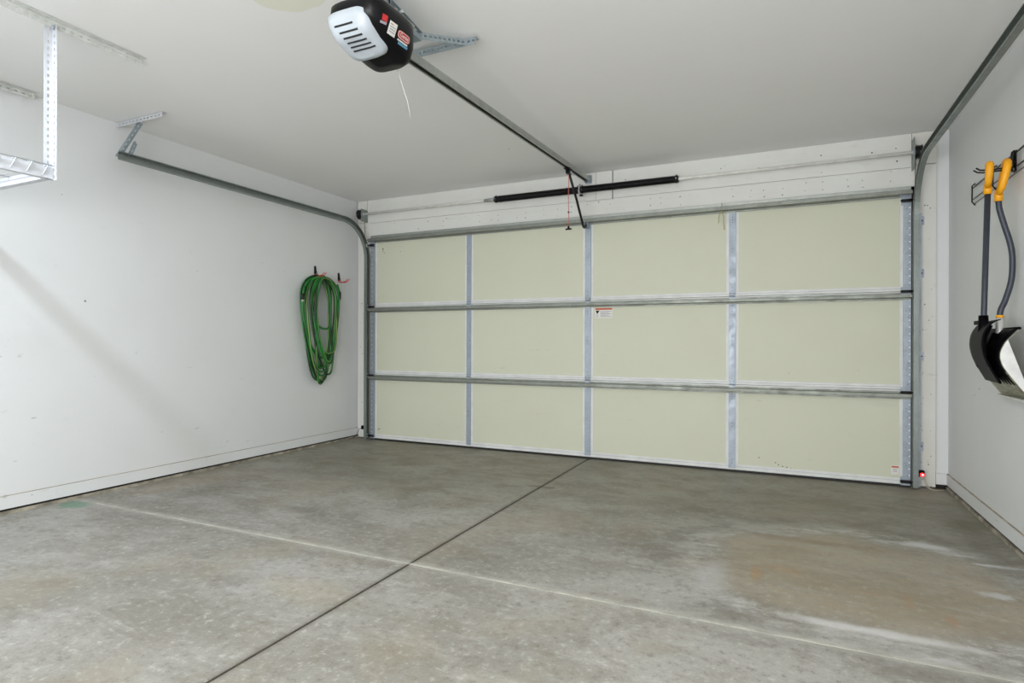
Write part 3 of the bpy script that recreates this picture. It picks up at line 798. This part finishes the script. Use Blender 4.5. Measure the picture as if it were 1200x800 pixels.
for k, (a, b_, zb, dx) in enumerate(loops):
    N = 56; nx = loops[(k+1) % NL]
    top = 1.700-.018*((k*3) % 5)/4-.05*(1-max(a, b_)/.245)
    for i in range(N):
        t = i/N; ang = pi/2+2*pi*t          # start at the top, go left (towards -Y), down and up the right side
        w = a if math.cos(ang) < 0 else b_
        w2 = w*(1-t)+(nx[0] if math.cos(ang) < 0 else nx[1])*t if False else w
        zz = math.sin(ang)
        mid = .50*(top-.0)+.50*zb
        if zz >= 0:
            z = (top-.26)+.26*zz if True else 0; yy = w2*math.cos(ang)
            shape = abs(math.cos(ang))**.9; yy = math.copysign(w2*shape, math.cos(ang))
        else:
            z = (top-.26)+(top-.26-zb)*zz*(1.0)
            # loops narrow towards the bottom
            yy = math.copysign(w2*abs(math.cos(ang))**.62, math.cos(ang)); yy *= 1-(.16 if zb > .72 else .42)*(abs(zz)**1.6)
        cx = yc0+.012*math.sin(k*2.1) + (.03+.065*math.sin(k*1.7))*(max(0, -zz)**2)
        d = dx+(nx[3]-dx)*t if k < NL-1 else dx
        d += .012*math.sin(ang*2+k)
        pts.append((LX+.016+max(.0, d), cx+yy, z))
def smooth_pts(P, it=2):
    for _ in range(it):
        P = [P[0]]+[tuple((P[i-1][j]+2*P[i][j]+P[i+1][j])/4 for j in range(3)) for i in range(1, len(P)-1)]+[P[-1]]
    return P
pts = smooth_pts(pts, 3)
q.tube(pts, .0105, M['hose'], 10, mats=[M['hose'], M['hose'], M['hose'], M['hose_stripe'], M['hose'], M['hose'], M['hose_dark'], M['hose_dark'], M['hose_dark'], M['hose']], twist=.006)
q.build('hose_coil', hs)
for (y, z, ml) in ((-.852, 1.445, 'brass'), (-.345, 1.50, 'black_metal')):
    q = MB(); q.tube([(LX+.09, y, z+.055), (LX+.09, y, z)], .015, M['black_rubber'], 10); q.tube([(LX+.09, y, z), (LX+.09, y, z-.022)], .014, M[ml], 12)
    q.tube([(LX+.085, y+(.03 if y < -.6 else -.03), z+.13), (LX+.09, y, z+.05)], .0105, M['hose'], 8)
    q.build('hose_coupling', hs)

# ------------------------------------------------------------------ wire tool rack and shovels on the right wall
tr = thing('wire_tool_rack', 'black wire tool rail with double hook on the right wall', 'tool rack', (RX, -1.2, 1.9))
q = MB(); ya, yb = -2.35, -.60; xr = RX-.014
for (z, ) in ((1.998,), (1.928,)):
    q.tube([(xr, ya, z), (xr, yb, z)], .0032, M['black_metal'], 8)
for (x, z) in ((RX-.004, 2.012), (RX-.004, 1.905)): q.tube([(x, ya, z), (x, yb+.01, z)], .0022, M['black_metal'], 6)
for y in (yb, -1.00+.0, -1.75, -2.3):
    q.tube([(RX-.003, y, 2.026), (xr-.004, y, 2.012), (xr-.005, y, 1.914), (RX-.003, y, 1.892)], .0042, M['black_metal'], 8)
q.build('rail', tr)
hy = -1.345
q = MB(); q.box(xr-.006, xr-.002, hy-.020, hy+.020, 1.900, 2.008, M['black_metal'])
q.tube([(xr-.004, hy, 2.004), (xr-.010, hy, 2.0), (xr-.018, hy, 1.95), (xr-.008, hy, 1.905)], .011, M['black_metal'], 8)
q.build('hook_base', tr, bevel=.002)
for s_ in (-1, 1):
    q = MB(); yy = hy+s_*.022
    q.tube([(xr-.006, hy+s_*.012, 1.928), (xr-.03, yy, 1.921), (xr-.075, yy, 1.920), (xr-.125, yy, 1.918), (xr-.152, yy, 1.922), (xr-.168, yy, 1.934)], .0042, M['black_metal'], 8); q.build('prong', tr)

def shovel(name, label, xg, x_sh, sx, blade, rot, group=None, curved=False):
    """D-grip over the prongs, shaft hanging down to the blade; X is the distance axis from the wall"""
    t = thing(name, label, 'shovel', (x_sh[-1][0], hy, blade['zb']), 0, 'snow shovels on the wire rail')
    # grip: D loop in the YZ plane, leaning with the shaft
    q = MB(); zt = xg[3]; dx_, zl, gr = xg[:3]
    loop = []
    for k in range(9):
        a = pi*k/8; loop.append((dx_[0]-gr*.052*math.cos(a), hy-.052*math.cos(a), zt-.012+.026*math.sin(a)))
    zbase = zl
    L = [(dx_[1]-gr*.012, hy-.012, zbase+.035), (dx_[0]*.35+dx_[1]*.65-gr*.04, hy-.040, zbase+.065)] + loop + [(dx_[0]*.35+dx_[1]*.65+gr*.04, hy+.040, zbase+.065), (dx_[1]+gr*.012, hy+.012, zbase+.035)]
    n = len(L)
    rr = [.013, .0155]+[.0180]*9+[.0155, .013]
    q.tube(L, rr, M['yellow'], 10)
    q.tube([(dx_[1], hy, zbase+.055), (dx_[1], hy, zbase+.03), (dx_[1], hy, zbase)], [.016, .019, .0185], M['yellow'], 12)
    q.build('grip', t)
    q = MB(); q.tube([(x, hy, z) for x, z in x_sh], .0135, M['slate'], 12); q.build('shaft', t)
    return t
def catmull(P, n=6):
    out = []
    for i in range(len(P)-1):
        p0 = P[max(i-1, 0)]; p1 = P[i]; p2 = P[i+1]; p3 = P[min(i+2, len(P)-1)]
        for k in range(n):
            t = k/n
            out.append(tuple(.5*((2*p1[j])+(-p0[j]+p2[j])*t+(2*p0[j]-5*p1[j]+4*p2[j]-p3[j])*t*t+(-p0[j]+3*p1[j]-3*p2[j]+p3[j])*t**3) for j in range(len(p1))))
    out.append(P[-1]); return out
def blade_sheet(q, prof, ya, yb, th, mat, rot=0.0, bow=.0, z_range=None, off=0.0, ny=8):
    """curved sheet: profile (x, z) extruded along Y with real thickness"""
    P = [p for p in catmull(prof) if z_range is None or z_range[0] <= p[1] <= z_range[1]]
    n = len(P); vs = []
    for j in range(ny+1):
        f = j/ny; y = ya+(yb-ya)*f; b = bow*(1-(2*f-1)**2)
        for (sgn) in (0, 1):
            for i, (x, z) in enumerate(P):
                a = P[max(i-1, 0)]; c = P[min(i+1, n-1)]; tx, tz = c[0]-a[0], c[1]-a[1]; l = math.hypot(tx, tz)
                nx, nz = -tz/l, tx/l
                xx = x+rot*(y-hy)+b+nx*(th*sgn+off); vs.append((xx, y, z+nz*(th*sgn+off)))
    fs = []; R = 2*n
    for j in range(ny):
        for i in range(n-1):
            for s_ in (0, 1):
                o = j*R+s_*n+i; fs.append((o, o+1, o+R+1, o+R))
        for i in (0, n-1): fs.append((j*R+i, j*R+n+i, (j+1)*R+n+i, (j+1)*R+i))
    for j in (0, ny):
        for i in range(n-1): fs.append((j*R+i, j*R+i+1, j*R+n+i+1, j*R+n+i))
    q.add(vs, fs, mat, True)
# shovel nearer the door: straight shaft, black plastic blade
b1 = {'zb': .84}
s1 = shovel('snow_shovel', 'snow shovel with straight grey shaft, yellow grip and black plastic blade', ((4.985, 4.978), 1.800, .24, 1.935),
            [(4.978, 1.805), (4.963, 1.158), (4.962, 1.10)], 0, b1, 0)
prof1 = [(5.000, 1.160), (4.965, 1.140), (4.938, 1.095), (4.930, 1.035), (4.942, .97), (4.968, .91), (5.000, .848)]
q = MB(); blade_sheet(q, prof1, hy-.20, hy+.20, .004, M['blade_black'], .10)
q.build('blade', s1)
q = MB(); q.tube([(4.962, hy, 1.185), (4.962, hy, 1.12), (4.955, hy, 1.05), (4.962, hy, .98)], [.021, .022, .020, .010], M['blade_black'], 12)
q.obox((4.958, hy+.06, 1.150), (1, .1, 0), (0, 1, 0), (0, 0, 1), .010, .05, .010, M['blade_black'])
for k in range(5):
    yy = hy-.15+.075*k
    q.tube([(4.972+.10*(yy-hy), yy, 1.13), (4.945+.10*(yy-hy), yy, 1.06), (4.950+.1*(yy-hy), yy, .97), (4.990+.1*(yy-hy), yy, .88)], .006, M['blade_black'], 6)
q.build('blade_socket', s1)
# nearer the camera: bent shaft, aluminium blade
b2 = {'zb': .77}
sh2 = catmull([(5.022, 1.765), (5.026, 1.72), (5.045, 1.64), (5.068, 1.55), (5.078, 1.47), (5.074, 1.36), (5.050, 1.26), (5.030, 1.20), (5.026, 1.10)], 5)
s2 = shovel('snow_shovel', 'snow shovel with bent grey shaft, yellow grip and silver aluminium blade', ((5.052, 5.022), 1.760, .15, 1.940), sh2, 0, b2, 0)
q = MB(); q.tube([(5.0295, hy, 1.185), (5.029, hy, 1.172)], .0175, M['yellow'], 12); q.build('shaft_ring', s2)
q = MB(); q.tube([(5.029, hy, 1.175), (5.027, hy, 1.095), (5.024, hy, 1.07)], [.0165, .0165, .019], M['alu'], 12); q.build('shaft_collar', s2)
prof2 = [(5.044, 1.112), (5.020, 1.085), (4.990, 1.045), (4.972, .995), (4.978, .945), (5.005, .895), (5.040, .843), (5.078, .790), (5.092, .772)]
q = MB(); blade_sheet(q, prof2, hy-.22, hy+.20, .003, M['alu_beige'], .0, 0.0)
q.box(5.066, 5.097, hy-.22, hy+.20, .764, .775, M['alu'])
q.build('blade', s2)
q = MB(); blade_sheet(q, prof2, hy-.222, hy+.198, .003, M['blade_black'], 0, 0, (.905, 1.2), -.0068)
q.tube([(5.044, hy-.222, 1.114), (5.044, hy+.198, 1.114)], .007, M['blade_black'], 8)
for k in range(9):
    yy = hy-.19+.046*k
    q.add([(0, 0, 0)]*0, [], M['blade_black'])
    P = [p for p in catmull(prof2) if .84 < p[1] < .93]
    q.tube([(p[0]-.004, yy, p[1]) for p in P], [.008*(1-i/len(P))+.0008 for i in range(len(P))], M['blade_black'], 6)
q.tube([(5.020, hy, 1.09), (4.99, hy, 1.02), (4.975, hy, .96)], [.022, .018, .006], M['blade_black'], 8)
q.build('blade_spine', s2)['label'] = 'black plastic upper backing with tapering ribs'
# silver end cheek
P = [p for p in catmull(prof2) if p[1] < 1.062]
q = MB(); vs = [(p[0]+.002, hy-.221, p[1]) for p in P] + [(p[0]+.002, hy-.2185, p[1]) for p in P]; n = len(P)
q.add(vs, [list(range(n)), list(range(n, 2*n))[::-1]]+[(k, (k+1) % n, n+(k+1) % n, n+k) for k in range(n)], M['alu'])
q.build('side_cheek', s2)

# ------------------------------------------------------------------ safety sensors at the door foot
def sensor(side):
    sg = 1 if side == 'left' else -1; x = -.055 if side == 'left' else 4.932
    t = thing('safety_sensor', ('black safety sensor low on the left door jamb with dark wire' if side == 'left' else
              'black safety sensor with glowing red light low on the right door jamb'), 'sensor', (x, -.02, .02), 0, 'safety sensors at the door foot')
    z = .125 if side == 'left' else .112
    q = MB(); q.box(x-.024, x+.018, -.045, -.01, z-.018, z+.022, M['blade_black'])
    q.tube([(x-.004*sg, -.028, z+.0), (x+sg*.026, -.028, z)], .014, M['blade_black'], 12); q.build('sensor_body', t, bevel=.004)
    if side == 'right':
        q = MB(); q.disc((x+.002, -.048, z-.005), (0, 1, 0), .014, .006, M['led'], 14); q.disc((x+.004, -.052, z-.004), (0, 1, 0), .005, .004, M['led_core'], 10); q.build('indicator_light', t)
    q = MB(); q.box(x-.020, x+.012, -.012, FY-.006, z-.012, z-.004, M['galv']); q.box(x-.02, x+.02, FY-.010, FY-.0055, z-.03, z+.02, M['galv']); q.build('mounting_bracket', t)
    q = MB()
    if side == 'right':
        q.tube(catmull([(x+.010, -.03, z-.018), (x+.022, -.032, .075), (x+.030, -.04, .045), (x+.048, -.045, .014), (x+.07, -.05, .006), (x+.10, -.04, .005), (x+.13, -.02, .005)]), .0026, M['wire_tan'], 6)
        q.tube(catmull([(x+.002, -.03, z-.018), (x+.016, -.030, .07), (x+.024, -.036, .03), (x+.05, -.04, .008)]), .0022, M['wire_tan'], 6)
    else:
        q.tube(catmull([(x-.02, -.03, z-.01), (x-.06, -.02, .11), (x-.085, -.03, .06), (x-.10, -.06, .02), (x-.13, -.12, .006)]), .0026, M['black_rubber'], 6)
    q.build('sensor_wire', t)
sensor('left'); sensor('right')

# ------------------------------------------------------------------ lights
def area(name, loc, rot, sx, sy, power, col):
    l = bpy.data.lights.new(name, 'AREA'); l.shape = 'RECTANGLE'; l.size = sx; l.size_y = sy; l.energy = power; l.color = col
    o = bpy.data.objects.new(name, l); COL.objects.link(o); o.location = loc; o.rotation_euler = rot; return o
area('ceiling_lamp', (1.05, -4.15, 2.53), (0, 0, 0), .10, .10, 14.5, (.80, .89, 1.0))
area('ceiling_fill', (3.3, -4.6, 2.54), (0, 0, 0), 1.2, .5, 14, (.98, .98, .96))  # added overhead fill light for general brightness, no fixture modelled
area('back_fill', (3.0, -6.8, 1.3), (pi/2+.24, 0, .08), 3.0, 2.2, 116, (.975, .98, .98))  # added broad fill light in front of the closed back wall
w = bpy.data.worlds.new('world'); scene.world = w; w.use_nodes = True
w.node_tree.nodes['Background'].inputs[0].default_value = (.8, .85, .9, 1); w.node_tree.nodes['Background'].inputs[1].default_value = .4

# ------------------------------------------------------------------ camera
cam = bpy.data.cameras.new('camera'); co = bpy.data.objects.new('camera', cam); COL.objects.link(co)
cam.sensor_width = 36; cam.lens = 687.7951/1200*36; cam.shift_y = 1.6309/1200; cam.clip_start = .02
th_, roll = .4355, .0029
co.matrix_world = Matrix.Translation((4.0455, -5.0722, 1.0382)) @ Matrix.Rotation(th_, 4, 'Z') @ Matrix.Rotation(pi/2, 4, 'X') @ Matrix.Rotation(roll, 4, 'Z')
scene.camera = co
vs_ = scene.view_settings; vs_.view_transform = 'Standard'; vs_.look = 'None'; vs_.gamma = 1; vs_.use_curve_mapping = False; vs_.exposure = .86
